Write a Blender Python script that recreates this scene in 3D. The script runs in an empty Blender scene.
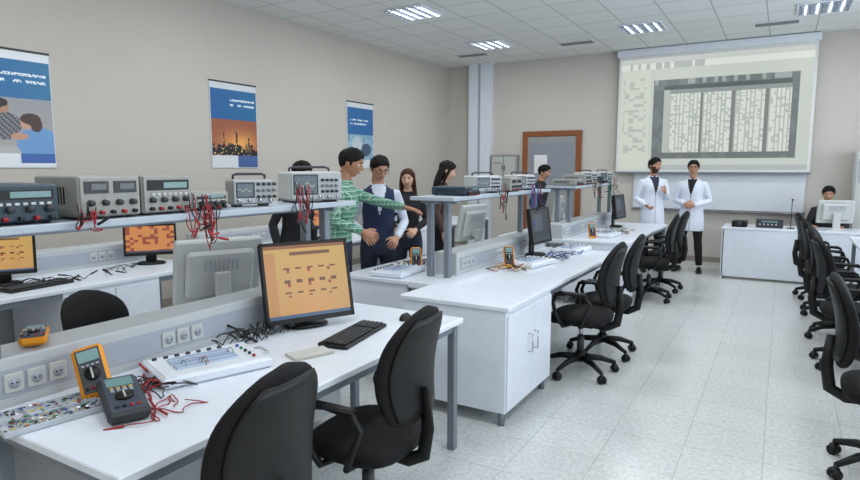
import bpy, bmesh, math, random
import numpy as np
from mathutils import Vector, Matrix, Euler, noise
random.seed(7)
V3=Vector
scn=bpy.context.scene
# ------------------------------------------------------------------ materials
MC={}
def srgb(c):
    return tuple(((x/255.0)/12.92 if x/255.0<=0.04045 else ((x/255.0+0.055)/1.055)**2.4) for x in c)
def mat(name,col,rough=.5,metal=0.,emis=0.,noise_amt=.06,scale=12.,bump=0.,spec=.5,alpha=None):
    if name in MC: return MC[name]
    m=bpy.data.materials.new(name); m.use_nodes=True; nt=m.node_tree; b=nt.nodes['Principled BSDF']
    c=srgb(col)
    b.inputs['Roughness'].default_value=rough; b.inputs['Metallic'].default_value=metal
    b.inputs['Specular IOR Level'].default_value=spec
    tc=nt.nodes.new('ShaderNodeTexCoord'); nz=nt.nodes.new('ShaderNodeTexNoise')
    nz.inputs['Scale'].default_value=scale; nz.inputs['Detail'].default_value=3
    nt.links.new(tc.outputs['Object'],nz.inputs['Vector'])
    mx=nt.nodes.new('ShaderNodeMix'); mx.data_type='RGBA'
    mx.inputs[6].default_value=(*[x*(1-noise_amt) for x in c],1); mx.inputs[7].default_value=(*[min(1,x*(1+noise_amt)) for x in c],1)
    nt.links.new(nz.outputs['Fac'],mx.inputs[0]); nt.links.new(mx.outputs[2],b.inputs['Base Color'])
    if emis>0:
        nt.links.new(mx.outputs[2],b.inputs['Emission Color']); b.inputs['Emission Strength'].default_value=emis
    if bump>0:
        bp=nt.nodes.new('ShaderNodeBump'); bp.inputs['Strength'].default_value=bump; bp.inputs['Distance'].default_value=.01
        nt.links.new(nz.outputs['Fac'],bp.inputs['Height']); nt.links.new(bp.outputs['Normal'],b.inputs['Normal'])
    MC[name]=m; return m
def picmat(name,emis,rough=.4):
    if name in MC: return MC[name]
    m=bpy.data.materials.new(name); m.use_nodes=True; nt=m.node_tree; b=nt.nodes['Principled BSDF']
    a=nt.nodes.new('ShaderNodeAttribute'); a.attribute_name='Col'
    b.inputs['Roughness'].default_value=rough
    if emis>0:
        b.inputs['Base Color'].default_value=(.02,.02,.02,1)
        nt.links.new(a.outputs['Color'],b.inputs['Emission Color']); b.inputs['Emission Strength'].default_value=emis
    else: nt.links.new(a.outputs['Color'],b.inputs['Base Color'])
    MC[name]=m; return m
M_white=mat('laminate_white',(220,226,235),.3)
M_edge=mat('laminate_edge',(160,166,176),.5)
M_steel=mat('painted_steel_grey',(122,129,138),.4,.3)
M_trunk=mat('trunking_plastic',(184,188,190),.45)
M_black=mat('black_plastic',(13,13,14),.45,spec=.35)
M_fabric=mat('black_fabric',(12,12,14),.75,bump=.25,scale=260,spec=.3)
M_dgrey=mat('dark_grey_plastic',(46,49,54),.5)
M_lgrey=mat('light_grey_case',(142,143,138),.5)
M_front=mat('instrument_front_grey',(150,150,145),.5)
M_teal=mat('teal_case',(34,56,70),.5)
M_cream=mat('cream_plastic',(186,188,185),.45)
M_orange=mat('orange_rubber',(222,142,14),.5)
M_red=mat('red_insulation',(150,24,30),.4)
M_blk_w=mat('black_insulation',(14,14,16),.4)
M_green_w=mat('green_insulation',(30,120,70),.4)
M_blue_w=mat('blue_insulation',(40,80,160),.4)
M_yel_w=mat('yellow_insulation',(210,180,50),.4)
M_lcd=mat('lcd_bluegreen',(96,128,128),.3,emis=.25)
M_chrome=mat('chrome',(190,190,195),.2,1.)
M_pic=picmat('printed_paper',0.)
# ------------------------------------------------------------------ mesh builder
class MB:
    def __init__(s): s.V=[];s.F=[];s.M=[];s.S=[];s.C={};s.mats=[]
    def mi(s,m):
        if m not in s.mats: s.mats.append(m)
        return s.mats.index(m)
    def add(s,vs,fs,m,smooth=False,T=None):
        o=len(s.V); k=s.mi(m)
        if T is not None: vs=[T@V3(v) for v in vs]
        s.V.extend([tuple(v) for v in vs])
        for f in fs:
            s.F.append([i+o for i in f]); s.M.append(k); s.S.append(smooth)
    def box(s,c,size,m,rot=(0,0,0),bev=None,T=None):
        h=[x/2 for x in size]
        b=min(size)*.12 if bev is None else bev
        b=min(b,min(h)*.9,.02 if bev is None else 9)
        vs=[];idx={}
        for sx in(-1,1):
            for sy in(-1,1):
                for sz in(-1,1):
                    sg=(sx,sy,sz)
                    for k in range(3):
                        idx[(sg,k)]=len(vs)
                        vs.append(V3([sg[i]*(h[i] if i==k else h[i]-b) for i in range(3)]))
        fs=[]
        for k in range(3):
            l,m2=[i for i in range(3) if i!=k]
            for sk in(-1,1):
                q=[]
                for a,bb in((-1,-1),(1,-1),(1,1),(-1,1)):
                    sg=[0,0,0];sg[k]=sk;sg[l]=a;sg[m2]=bb;q.append(idx[(tuple(sg),k)])
                fs.append(q)
            for a in(-1,1):
                for bb in(-1,1):
                    s0=[0,0,0];s0[l]=a;s0[m2]=bb;s1=list(s0);s0[k]=-1;s1[k]=1;s0=tuple(s0);s1=tuple(s1)
                    fs.append([idx[(s0,l)],idx[(s0,m2)],idx[(s1,m2)],idx[(s1,l)]])
        for sx in(-1,1):
            for sy in(-1,1):
                for sz in(-1,1):
                    g=(sx,sy,sz); fs.append([idx[(g,0)],idx[(g,1)],idx[(g,2)]])
        R=Matrix.Translation(c)@Euler(rot).to_matrix().to_4x4()
        if T is not None: R=T@R
        s.add(vs,fs,m,False,R)
    def bx(s,x0,x1,y0,y1,z0,z1,m,bev=None,T=None):
        s.box(((x0+x1)/2,(y0+y1)/2,(z0+z1)/2),(abs(x1-x0),abs(y1-y0),abs(z1-z0)),m,bev=bev,T=T)
    def loft(s,rings,m,smooth=True,cap=True,T=None):
        n=len(rings[0]); vs=[v for r in rings for v in r]; fs=[]
        for i in range(len(rings)-1):
            for j in range(n):
                a=i*n+j;b=i*n+(j+1)%n; fs.append([a,b,b+n,a+n])
        if cap: fs.append(list(range(n))[::-1]); fs.append([(len(rings)-1)*n+j for j in range(n)])
        s.add(vs,fs,m,smooth,T)
    def tube(s,pts,r,m,n=8,T=None,smooth=True,sq=1.):
        pts=[V3(p) for p in pts]
        rs=r if isinstance(r,(list,tuple)) else [r]*len(pts)
        rings=[];up=None
        for i,p in enumerate(pts):
            d=(pts[min(i+1,len(pts)-1)]-pts[max(i-1,0)]).normalized()
            if up is None:
                up=V3((0,0,1)) if abs(d.z)<.9 else V3((0,1,0))
            u=(up-d*up.dot(d))
            if u.length<1e-5: u=d.orthogonal()
            u.normalize(); up=u; w=d.cross(u)
            rings.append([p+rs[i]*(math.cos(2*math.pi*j/n)*u+sq*math.sin(2*math.pi*j/n)*w) for j in range(n)])
        s.loft(rings,m,smooth,True,T)
    def cyl(s,a,b,r,m,r2=None,n=16,T=None):
        s.tube([a,b],[r,r if r2 is None else r2],m,n,T,smooth=False if n<7 else True)
    def ball(s,c,r,m,nu=16,nv=10,T=None,R=None,f=None):
        if not isinstance(r,(list,tuple)): r=(r,r,r)
        vs=[];fs=[];c=V3(c)
        for i in range(nv+1):
            th=math.pi*i/nv
            for j in range(nu):
                ph=2*math.pi*j/nu
                d=V3((math.sin(th)*math.cos(ph),math.sin(th)*math.sin(ph),math.cos(th)))
                p=V3((d.x*r[0],d.y*r[1],d.z*r[2])) if f is None else f(d)
                if R is not None: p=R@p
                vs.append(c+p)
        for i in range(nv):
            for j in range(nu):
                a=i*nu+j;b=i*nu+(j+1)%nu
                if i==0: fs.append([a,a+nu,b+nu])
                elif i==nv-1: fs.append([a,a+nu,b])
                else: fs.append([a,a+nu,b+nu,b])
        s.add(vs,fs,m,True,T)
    def pic(s,o,u,v,nx,ny,fn,m,T=None):
        o=V3(o);u=V3(u);v=V3(v);vs=[];fs=[]
        for j in range(ny+1):
            for i in range(nx+1): vs.append(o+u*(i/nx)+v*(j/ny))
        b=len(s.F)
        for j in range(ny):
            for i in range(nx):
                a=j*(nx+1)+i; fs.append([a,a+1,a+nx+2,a+nx+1])
                s.C[b+len(fs)-1]=srgb(fn((i+.5)/nx,(j+.5)/ny))
        s.add(vs,fs,m,False,T)
    def mesh(s,name,origin=(0,0,0),recalc=True):
        o=V3(origin)
        me=bpy.data.meshes.new(name)
        me.from_pydata([tuple(V3(v)-o) for v in s.V],[],s.F)
        for m in s.mats: me.materials.append(m)
        me.polygons.foreach_set('material_index',s.M)
        me.polygons.foreach_set('use_smooth',s.S)
        if s.C:
            ca=me.color_attributes.new('Col','FLOAT_COLOR','CORNER')
            for p in me.polygons:
                c=s.C.get(p.index)
                if c:
                    for li in p.loop_indices: ca.data[li].color=(*c,1)
        elif recalc:
            bm=bmesh.new();bm.from_mesh(me);bmesh.ops.recalc_face_normals(bm,faces=bm.faces);bm.to_mesh(me);bm.free()
        me.update(); return me
    def obj(s,name,origin=(0,0,0),loc=None,rz=0,rot=None,recalc=True):
        me=s.mesh(name,origin,recalc)
        return place(name,me,loc if loc is not None else origin,rz,rot)
def place(name,me,loc,rz=0,rot=None,sc=1):
    ob=bpy.data.objects.new(name,me); scn.collection.objects.link(ob)
    ob.location=loc; ob.rotation_euler=rot if rot else (0,0,math.radians(rz)); ob.scale=(sc,sc,sc)
    return ob
def remesh(mb,vox,sm=3,fac=.5):
    me=mb.mesh('tmp'); ob=bpy.data.objects.new('tmp',me); scn.collection.objects.link(ob)
    r=ob.modifiers.new('r','REMESH'); r.mode='VOXEL'; r.voxel_size=vox
    if sm:
        q=ob.modifiers.new('s','SMOOTH'); q.factor=fac; q.iterations=sm
    dg=bpy.context.evaluated_depsgraph_get(); ev=ob.evaluated_get(dg); m2=ev.to_mesh()
    n=len(m2.vertices); co=np.empty(n*3,dtype=np.float32); m2.vertices.foreach_get('co',co)
    F=[list(p.vertices) for p in m2.polygons]
    ev.to_mesh_clear(); bpy.data.objects.remove(ob,do_unlink=True); bpy.data.meshes.remove(me)
    return co.reshape(-1,3),F
# ------------------------------------------------------------------ camera
F_PX=600.; PITCH=math.atan(72/600.); YAW=math.radians(30.3)
cd=bpy.data.cameras.new('camera'); cam=bpy.data.objects.new('camera',cd); scn.collection.objects.link(cam)
cam.location=(0,0,1.6); cam.rotation_euler=(math.pi/2-PITCH,0,YAW)
cd.sensor_width=36; cd.lens=36*F_PX/860; cd.clip_start=.02
scn.camera=cam
# ------------------------------------------------------------------ room
XL,XR,YN,YB,ZC=-6.1,3.2,-1.6,11.2,3.65
M_wall=mat('wall_paint_beige',(192,186,177),.75,noise_amt=.02,scale=3)
M_wallb=mat('wall_paint_beige_back',(198,193,185),.75,noise_amt=.02,scale=3)
def floor_mat():
    m=bpy.data.materials.new('terrazzo_tiles'); m.use_nodes=True; nt=m.node_tree; b=nt.nodes['Principled BSDF']
    tc=nt.nodes.new('ShaderNodeTexCoord')
    br=nt.nodes.new('ShaderNodeTexBrick'); br.offset=0; br.inputs['Scale'].default_value=1
    br.inputs['Brick Width'].default_value=.4; br.inputs['Row Height'].default_value=.4; br.inputs['Mortar Size'].default_value=.003
    br.inputs['Color1'].default_value=(*srgb((212,214,212)),1); br.inputs['Color2'].default_value=(*srgb((206,209,208)),1); br.inputs['Mortar'].default_value=(*srgb((184,186,184)),1)
    nt.links.new(tc.outputs['Object'],br.inputs['Vector'])
    nz=nt.nodes.new('ShaderNodeTexNoise'); nz.inputs['Scale'].default_value=42; nz.inputs['Detail'].default_value=6
    nt.links.new(tc.outputs['Object'],nz.inputs['Vector'])
    rp=nt.nodes.new('ShaderNodeValToRGB'); rp.color_ramp.elements[0].position=.35; rp.color_ramp.elements[1].position=.62
    rp.color_ramp.elements[0].color=(.72,.73,.73,1); rp.color_ramp.elements[1].color=(1,1,1,1)
    nt.links.new(nz.outputs['Fac'],rp.inputs['Fac'])
    mx=nt.nodes.new('ShaderNodeMix'); mx.data_type='RGBA'; mx.blend_type='MULTIPLY'; mx.inputs[0].default_value=.7
    nt.links.new(br.outputs['Color'],mx.inputs[6]); nt.links.new(rp.outputs['Color'],mx.inputs[7])
    nt.links.new(mx.outputs[2],b.inputs['Base Color'])
    b.inputs['Roughness'].default_value=.25
    return m
def ceil_mat():
    m=bpy.data.materials.new('ceiling_tiles'); m.use_nodes=True; nt=m.node_tree; b=nt.nodes['Principled BSDF']
    tc=nt.nodes.new('ShaderNodeTexCoord')
    br=nt.nodes.new('ShaderNodeTexBrick'); br.offset=0; br.inputs['Scale'].default_value=1
    br.inputs['Brick Width'].default_value=.6; br.inputs['Row Height'].default_value=.6; br.inputs['Mortar Size'].default_value=.009
    br.inputs['Color1'].default_value=(*srgb((226,228,227)),1); br.inputs['Color2'].default_value=(*srgb((221,223,222)),1); br.inputs['Mortar'].default_value=(*srgb((180,182,182)),1)
    mp=nt.nodes.new('ShaderNodeMapping'); mp.inputs['Location'].default_value=(.3,.2,0)
    nt.links.new(tc.outputs['Object'],mp.inputs['Vector']); nt.links.new(mp.outputs['Vector'],br.inputs['Vector'])
    nt.links.new(br.outputs['Color'],b.inputs['Base Color']); b.inputs['Roughness'].default_value=.9
    return m
def slab(name,x0,x1,y0,y1,z0,z1,m):
    b=MB(); b.bx(x0,x1,y0,y1,z0,z1,m,bev=.0005); return b.obj(name)
slab('floor',XL-.1,XR+.1,YN-.1,YB+.1,-.1,0,floor_mat())
slab('ceiling',XL-.1,XR+.1,YN-.1,YB+.1,ZC,ZC+.1,ceil_mat())
slab('wall_left',XL-.1,XL,YN,YB,0,ZC,M_wall)
slab('wall_back',XL-.1,XR+.1,YB,YB+.1,0,ZC,M_wallb)
slab('wall_near',XL-.1,XR+.1,YN-.1,YN,0,ZC,M_wall)
b=MB(); wy=[(0.2,2.6),(3.6,6.0),(7.0,9.4)]; z0,z1=1.0,2.7
b.bx(XR,XR+.1,YN,YB,0,z0,M_wall,bev=.0005); b.bx(XR,XR+.1,YN,YB,z1,ZC,M_wall,bev=.0005)
ys=[YN]+[q for w in wy for q in w]+[YB]
for i in range(0,len(ys),2): b.bx(XR,XR+.1,ys[i],ys[i+1],z0,z1,M_wall,bev=.0005)
b.obj('wall_right')
M_pvc=mat('window_pvc',(225,225,225),.4); M_paneglow=mat('added_pane_glow',(215,228,240),.3,emis=1.5)  # pane material glows by itself, added as a light source
for k,(a,c) in enumerate(wy):  # unseen windows, added on the right wall to bring in light
    b=MB()
    for yy in (a,(a+c)/2,c): b.bx(XR+.01,XR+.07,yy-.03,yy+.03,z0,z1,M_pvc)
    for zz in (z0,z1): b.bx(XR+.01,XR+.07,a,c,zz-.03,zz+.03,M_pvc)
    b.bx(XR+.08,XR+.09,a,c,z0,z1,M_paneglow,bev=.001)
    b.obj('window_%d'%(k+1),origin=(XR,(a+c)/2,z0))
    ld=bpy.data.lights.new('daylight','AREA'); ld.shape='RECTANGLE'; ld.size=1.6; ld.size_y=2.3; ld.energy=62; ld.color=(.82,.91,1)
    lo=bpy.data.objects.new('window_daylight',ld); scn.collection.objects.link(lo); lo.location=(XR-.03,(a+c)/2,(z0+z1)/2); lo.rotation_euler=(0,math.radians(90),0)  # added area lamp before each unseen window, standing in for daylight
M_base=mat('baseboard_paint',(150,142,132),.5)
slab('baseboard_left',XL,XL+.015,YN,YB,0,.09,M_base)
slab('baseboard_back',XL+.02,XR-.02,YB-.015,YB,0,.09,M_base)
slab('trim_1',-5.55,-5.08,YB-.16,YB,0,ZC,M_white)
b=MB(); b.bx(-5.34,-5.29,YB-.165,YB-.15,0,ZC,M_edge); b.obj('trim_2')
M_wood=mat('door_frame_wood',(138,78,40),.45,scale=6,noise_amt=.2); M_leaf=mat('door_leaf_grey',(150,149,148),.4)
b=MB(); dx0,dx1=-4.42,-3.26; YD=YB-.004
b.bx(dx0,dx0+.1,YD-.05,YD,0,2.3,M_wood);b.bx(dx1-.1,dx1,YD-.05,YD,0,2.3,M_wood);b.bx(dx0,dx1,YD-.052,YD,2.2,2.3,M_wood)
b.bx(dx0+.1,dx1-.1,YD-.03,YD,0.01,2.2,M_leaf,bev=.002)
b.bx(dx0+.16,dx1-.16,YD-.036,YD-.03,1.15,2.08,mat('door_glass',(140,146,155),.15))
b.bx(dx0+.24,dx0+.5,YD-.04,YD-.036,1.5,1.85,mat('notice_sheet',(225,225,225),.7))
b.cyl((dx1-.18,YD-.09,1.02),(dx1-.3,YD-.09,1.02),.01,M_chrome); b.cyl((dx1-.18,YD-.09,1.02),(dx1-.18,YD-.03,1.02),.012,M_chrome)
b.obj('door_1',origin=((dx0+dx1)/2,YD,0))
M_tube=mat('fluorescent_tube',(235,243,255),.3,emis=7); M_louv=mat('louvre_aluminium',(190,196,204),.25,.8)
b=MB()
b.bx(-.3,.3,-.3,-.28,-.02,.0,M_white);b.bx(-.3,.3,.28,.3,-.02,0,M_white);b.bx(-.3,-.28,-.28,.28,-.02,0,M_white);b.bx(.28,.3,-.28,.28,-.02,0,M_white)
b.bx(-.28,.28,-.28,.28,-.004,0,M_louv,bev=.001)
for x in(-.2,-.07,.07,.2): b.cyl((x,-.27,-.012),(x,.27,-.012),.009,M_tube,n=8)
for i in range(7): b.bx(-.28,.28,-.27+i*.09,-.264+i*.09,-.03,-.004,M_louv,bev=.001)
for x in(-.135,0,.135): b.bx(x-.004,x+.004,-.28,.28,-.03,-.004,M_louv,bev=.001)
lm=b.mesh('ceiling_light')
for X in(-4.35,-1.9,.33):
    for Y in(-.2,2.2,4.6,7.0,9.4):
        place('ceiling_light',lm,(X,Y,ZC-.001))
        ld=bpy.data.lights.new('lamp','AREA'); ld.shape='SQUARE'; ld.size=.55; ld.energy=19; ld.color=(.94,.97,1)
        lo=bpy.data.objects.new('ceiling_lamp_glow',ld); scn.collection.objects.link(lo); lo.location=(X,Y,ZC-.04)
b=MB(); M_vent=mat('vent_metal',(140,139,136),.5)
b.bx(-.3,.3,-.11,.11,-.012,0,M_white)
for i in range(6): b.box((0,-.085+i*.034,-.014),(.54,.02,.006),M_vent,rot=(.5,0,0))
vm=b.mesh('ceiling_vent')
for X,Y in((-.2,10.1),(-3.05,10.0),(-5.0,10.1),(-3.9,6.2)): place('ceiling_vent',vm,(X,Y,ZC-.001))
# ------------------------------------------------------------------ screen & posters
def h(x,y): return (math.sin(x*127.1+y*311.7)*43758.5453)%1
def scr(u,v):
    if v>.955: return (214,220,214)
    if v>.90: return (238,243,236) if not(.05<u<.5 and h(int(u*60),3)>.5) else (190,198,194)
    if .19<u<.94 and .10<v<.80:
        if .25<u<.91 and .15<v<.71:
            if u<.285: return (196,204,196)
            if v>.675: return (150,160,158)
            x=(u-.285)/.625
            c=int(x*34); fx=x*34-c
            if c in(9,18,27): return (128,136,132)
            if fx<.28: return (186,196,190)
            s=h(c,int(v*70))
            return (232,238,228) if s>.25 else (196,206,196)
        if v>.755 and h(int(u*50),7)>.6: return (170,178,176)
        if .25<u<.91 and .71<=v<.745: return (84,92,94)
        return (112,121,122) if h(int(u*30),int(v*24))>.3 else (124,134,134)
    if u<=.17:
        if .02<u<.155 and h(int(u*36),int(v*40))>.62 and .15<v<.85: return (196,206,196)
        return (222,230,218)
    if v<.05: return (190,198,196)
    return (212,221,212)
b=MB(); sx0,sx1=-2.60,.36; sy=YB-.13
b.bx(sx0-.03,sx1+.03,YB-.19,YB-.06,ZC-.13,ZC-.01,M_white)
b.bx(sx0,sx1,sy,sy+.006,1.53,ZC-.12,mat('screen_border',(215,216,214),.7),bev=.001)
b.bx(sx0-.01,sx1+.01,sy-.012,sy+.016,1.5,1.535,M_steel)
b.pic((sx0+.04,sy-.002,1.57),(sx1-sx0-.08,0,0),(0,0,ZC-.18-1.57),150,110,scr,picmat('projected_image',.78))
b.obj('projection_screen',origin=((sx0+sx1)/2,sy,1.5))
b=MB(); YW=YB-.004; b.bx(-2.3,.32,YW-.03,YW,.9,1.95,mat('whiteboard_surface',(214,219,226),.25))
for z in(.885,1.955): b.bx(-2.32,.34,YW-.04,YW,z-.015,z+.015,M_chrome)
b.bx(-2.1,.2,YW-.1,YW-.04,.87,.885,M_chrome); b.obj('whiteboard',origin=(-.9,YW,.9))
def poster(name,y0,y1,fn):
    b=MB(); z0,z1=1.6,2.67
    b.bx(XL,XL+.012,y0,y1,z0,z1,mat('poster_board',(210,212,214),.6),bev=.002)
    b.bx(XL,XL+.02,y0,y1,z1-.012,z1+.006,M_dgrey,bev=.002)
    b.pic((XL+.0135,y0+.01,z0+.01),(0,y1-y0-.02,0),(0,0,z1-z0-.03),84,118,fn,M_pic)
    b.obj(name,origin=(XL,(y0+y1)/2,z0))
def txt(u,v,rows,x0,x1,hh=.014):
    for r in rows:
        if abs(v-r)<hh and x0<u<x1 and h(int(u*21),r*9)>.18 and h(int(u*84),int(v*118))>.25: return True
    return False
def el(u,v,cx,cy,rx,ry): return ((u-cx)/rx)**2+((v-cy)/ry)**2<1
def p1(u,v):
    n=8*h(int(u*84),int(v*118))
    if v>.93: return (226,230,235)
    if v>.60: return (226,236,244) if txt(u,v,(.81,.75),.42,.95) else (30+14*u,96+20*u,158)
    if v>.12:
        if el(u,v,.40,.555,.095,.038) or el(u,v,.36,.53,.06,.04): return (40,30,28)
        if el(u,v,.43,.515,.075,.05): return (178-40*abs(u-.45)*5,132-30*abs(u-.45)*5,106)
        if el(u,v,.74,.425,.12,.05) or el(u,v,.80,.38,.07,.07): return (66,42,34)
        if el(u,v,.69,.385,.075,.052): return (198,152,128)
        if el(u,v,.60,.27,.10,.03): return (190,145,120)
        if el(u,v,.82,.21,.26,.145): return (100+n,146+n,198)
        if el(u,v,.40,.37,.24,.11) or (.22<u<.5 and .24<v<.38): return (82,84,90) if (int(u*42)+int(v*58))%3 else (136,136,138)
        if .05<u<.30 and .16<v<.30: return (60,66,72) if (.08<u<.27 and .18<v<.28) else (200,204,206)
        if v<.18: return (170+n,172+n,174)
        if u<.2 and v>.35: return (196,200,198)
        return (166-30*v+n,160-20*v+n,152+n)
    return (222,226,230) if u<.6 or v<.03 else (56,96,168)
def p2(u,v):
    if v>.93: return (206,212,218)
    if v>.58: return (226,236,244) if txt(u,v,(.81,.75),.4,.95) else (26,90+16*u,152)
    if v>.14:
        c=int(u*18); hgt=.2+.10*h(c,1)+(.15 if c in(4,9,14) and abs(u*18-c-.5)<.3 else 0)
        if v<hgt: return (30,26,34) if h(int(u*60),int(v*80))>.10 else (240,200,120)
        t=(v-.14)/.44; g=math.exp(-((u-.6)/.4)**2-((t-.35)/.3)**2); return (150+85*g,86+80*g,60+30*g)
    return (214,216,220) if u<.55 else (70,96,150)
def p3(u,v):
    if v>.93: return (210,215,220)
    if v>.52: return (230,238,244) if txt(u,v,(.74,.68),.1,.8) else (44,104,160)
    if v>.12:
        if el(u,v,.35,.36,.2,.12): return (190,200,206)
        if el(u,v,.7,.28,.2,.1): return (70,90,110)
        s_=h(int(u*12),int(v*18)); return (110+50*s_,150+40*s_,176+30*s_)
    return (218,220,222)
poster('wall_poster',2.47,3.24,p1); poster('wall_poster',5.09,5.85,p2); poster('wall_poster',7.78,8.5,p3)
b=MB(); b.bx(-5.06,-4.5,YB-.14,YB,1.32,1.86,M_lgrey); b.bx(-5.03,-4.79,YB-.15,YB-.14,1.36,1.82,M_cream); b.bx(-4.77,-4.53,YB-.15,YB-.14,1.36,1.82,M_cream)
for x in(-4.8,-4.75): b.bx(x-.005,x+.005,YB-.165,YB-.15,1.55,1.65,M_dgrey)
for i in range(5): b.cyl((-4.96+i*.03,YB-.16,1.7),(-4.96+i*.03,YB-.14,1.7),.01,M_red,n=8)
b.obj('electrical_panel',origin=(-4.8,YB,1.3))
b=MB(); b.bx(.90,1.42,10.75,11.1,0,1.85,M_cream,bev=.03)
for i in range(10): b.bx(.95,1.37,10.735,10.75,1.4+i*.035,1.415+i*.035,M_edge)
b.bx(1.02,1.30,10.74,10.75,1.25,1.32,M_dgrey)
for i in range(12): b.bx(.95,1.37,10.74,10.75,.15+i*.04,.16+i*.04,M_edge)
b.obj('standing_air_conditioner',origin=(1.16,10.9,0))
# ------------------------------------------------------------------ workbenches
def cabinet(b,x0,x1,y0,y1,side,zt=.735):
    b.bx(x0,x1,y0,y1,.09,zt,M_white,bev=.003)
    for x in(x0+.04,x1-.04):
        for y in(y0+.04,y1-.04): b.cyl((x,y,0),(x,y,.1),.022,M_steel,n=10)
    xf=x1 if side>0 else x0
    n=2 if y1-y0>.5 else 1; w=(y1-y0-.02)/n
    for i in range(n):
        a=y0+.01+i*w
        b.bx(xf,xf+side*.012,a+.003,a+w-.003,.1,zt-.03,M_white,bev=.003)
        yh=a+w-.05 if i==0 else a+.05
        b.tube([(xf+side*.012,yh,.40),(xf+side*.04,yh,.40),(xf+side*.04,yh,.52),(xf+side*.012,yh,.52)],.005,M_chrome,n=6)
def half(b,x0,x1,y0,y1,side,cabs):
    b.bx(x0,x1,y0,y1,.735,.765,M_white,bev=.004)
    b.bx(x0+.06,x1-.04,y0+.03,y0+.06,.69,.735,M_steel); b.bx(x0+.04,x1-.04,y1-.06,y1-.03,.69,.735,M_steel)
    xo=x1-.045 if side>0 else x0+.045
    b.bx(xo-.015,xo+.015,y0+.05,y1-.05,.69,.735,M_steel)
    for y in(y0+.045,y1-.045):
        if not any(c[0]-.05<y<c[1]+.05 for c in cabs):
            for x in(x0+.06,x1-.045): b.bx(x-.022,x+.022,y-.022,y+.022,0,.735,M_steel,bev=.003)
    for c in cabs: cabinet(b,x0+.01,x1-.02,c[0],c[1],side)
def bench(xs,dR,dL,y0,y1,cR=(),cL=(),shelf=None,offL=0,sw=.19,ty=None):
    b=MB()
    half(b,xs+.1,xs+.1+dR,y0,y1,1,cR)
    if dL: half(b,xs-.1-dL,xs-.1,y0+offL,y1,-1,cL)
    b.bx(xs-.1,xs+.1,y0+offL,y1,.72,.764,M_white,bev=.002)
    t0=ty if ty else y0+.02
    b.bx(xs-.1,xs+.1,t0,y1,.70,.94,M_trunk,bev=.006)
    b.bx(xs-.09,xs+.09,max(y0+.1,y0+offL+.02),y1-.1,.1,.72,mat('bench_back_panel',(165,168,170),.5),bev=.003)
    b.bx(xs+.1,xs+.104,t0+.03,y1-.03,.80,.90,M_edge,bev=.001)
    y=t0+.1
    while y<y1-.25:
        for k in range(3):
            yy=y+k*.075
            b.bx(xs+.103,xs+.112,yy-.032,yy+.032,.815,.885,M_cream,bev=.004)
            b.cyl((xs+.110,yy,.85),(xs+.1135,yy,.85),.021,M_edge,n=12)
            for q in(-.008,.008): b.cyl((xs+.1135,yy+q,.85),(xs+.1145,yy+q,.85),.0035,M_black,n=6)
        y+=.62
    if shelf:
        s0,s1,zs=shelf
        b.bx(xs-sw,xs+sw,s0,s1,zs-.028,zs,mat('shelf_board',(168,178,188),.4),bev=.003)
        b.bx(xs-.03,xs+.03,s0+.03,s1-.03,zs-.053,zs-.028,M_steel)
        for y in [s0+.12,s1-.16]:
            zb=.94 if y>t0+.03 else .764
            for x in(xs-.075,xs+.075):
                b.bx(x-.024,x+.024,y-.024,y+.024,zb,zs-.03,M_steel,bev=.004)
            b.bx(xs-sw+.03,xs+sw-.03,y-.015,y+.015,zs-.053,zs-.028,M_steel,bev=.003)
    return b.obj('laboratory_workbench',origin=(xs,(y0+y1)/2,0))
ZS1,ZS=1.405,1.385
bench(-2.4,.80,.66,.9,2.94,shelf=(.85,2.90,ZS1))
bench(-2.25,.78,.62,3.28,6.1,cR=((3.29,4.10),),cL=((3.72,4.4),),shelf=(3.87,6.0,ZS),offL=.42,ty=4.1)
bench(-2.3,.76,.62,6.85,9.5,cR=((6.86,7.25),),cL=((6.9,7.5),),shelf=(7.05,9.3,ZS))
bench(-5.1,.75,0,.3,3.5,cR=((2.25,3.0),))
bench(-5.1,.75,0,3.95,6.2,cR=((4.0,4.7),))
bench(-5.1,.75,0,6.9,9.3,cR=((7.0,7.7),))
def desk(x0,x1,y0,y1):
    b=MB(); b.bx(x0,x1,y0,y1,.72,.75,M_white,bev=.004)
    for x in(x0+.06,x1-.06):
        for y in(y0+.06,y1-.06): b.bx(x-.02,x+.02,y-.02,y+.02,0,.72,M_steel,bev=.003)
    b.bx(x1-.06,x1-.04,y0+.08,y1-.08,.3,.7,M_white); b.bx(x0+.05,x1-.05,y0+.05,y0+.07,.67,.72,M_steel); b.bx(x0+.05,x1-.05,y1-.07,y1-.05,.67,.72,M_steel)
    b.obj('computer_desk',origin=((x0+x1)/2,(y0+y1)/2,0))
desk(.76,1.5,3.0,5.0); desk(.76,1.5,5.05,7.05); desk(.76,1.5,7.1,9.1)
b=MB(); b.bx(-.72,1.15,9.6,10.3,.72,.75,M_white,bev=.004); b.bx(-.70,1.11,9.61,9.63,.04,.72,M_white,bev=.003)
b.bx(-.71,-.68,9.61,10.27,0,.72,M_white);b.bx(1.1,1.13,9.61,10.27,0,.72,M_white); b.bx(.85,1.1,9.7,10.2,.1,.7,M_white)
for x in (.35,): b.bx(x-.002,x+.002,9.606,9.611,.06,.7,M_edge,bev=.0005)
b.obj('instructor_desk',origin=(.25,9.95,0))
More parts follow.
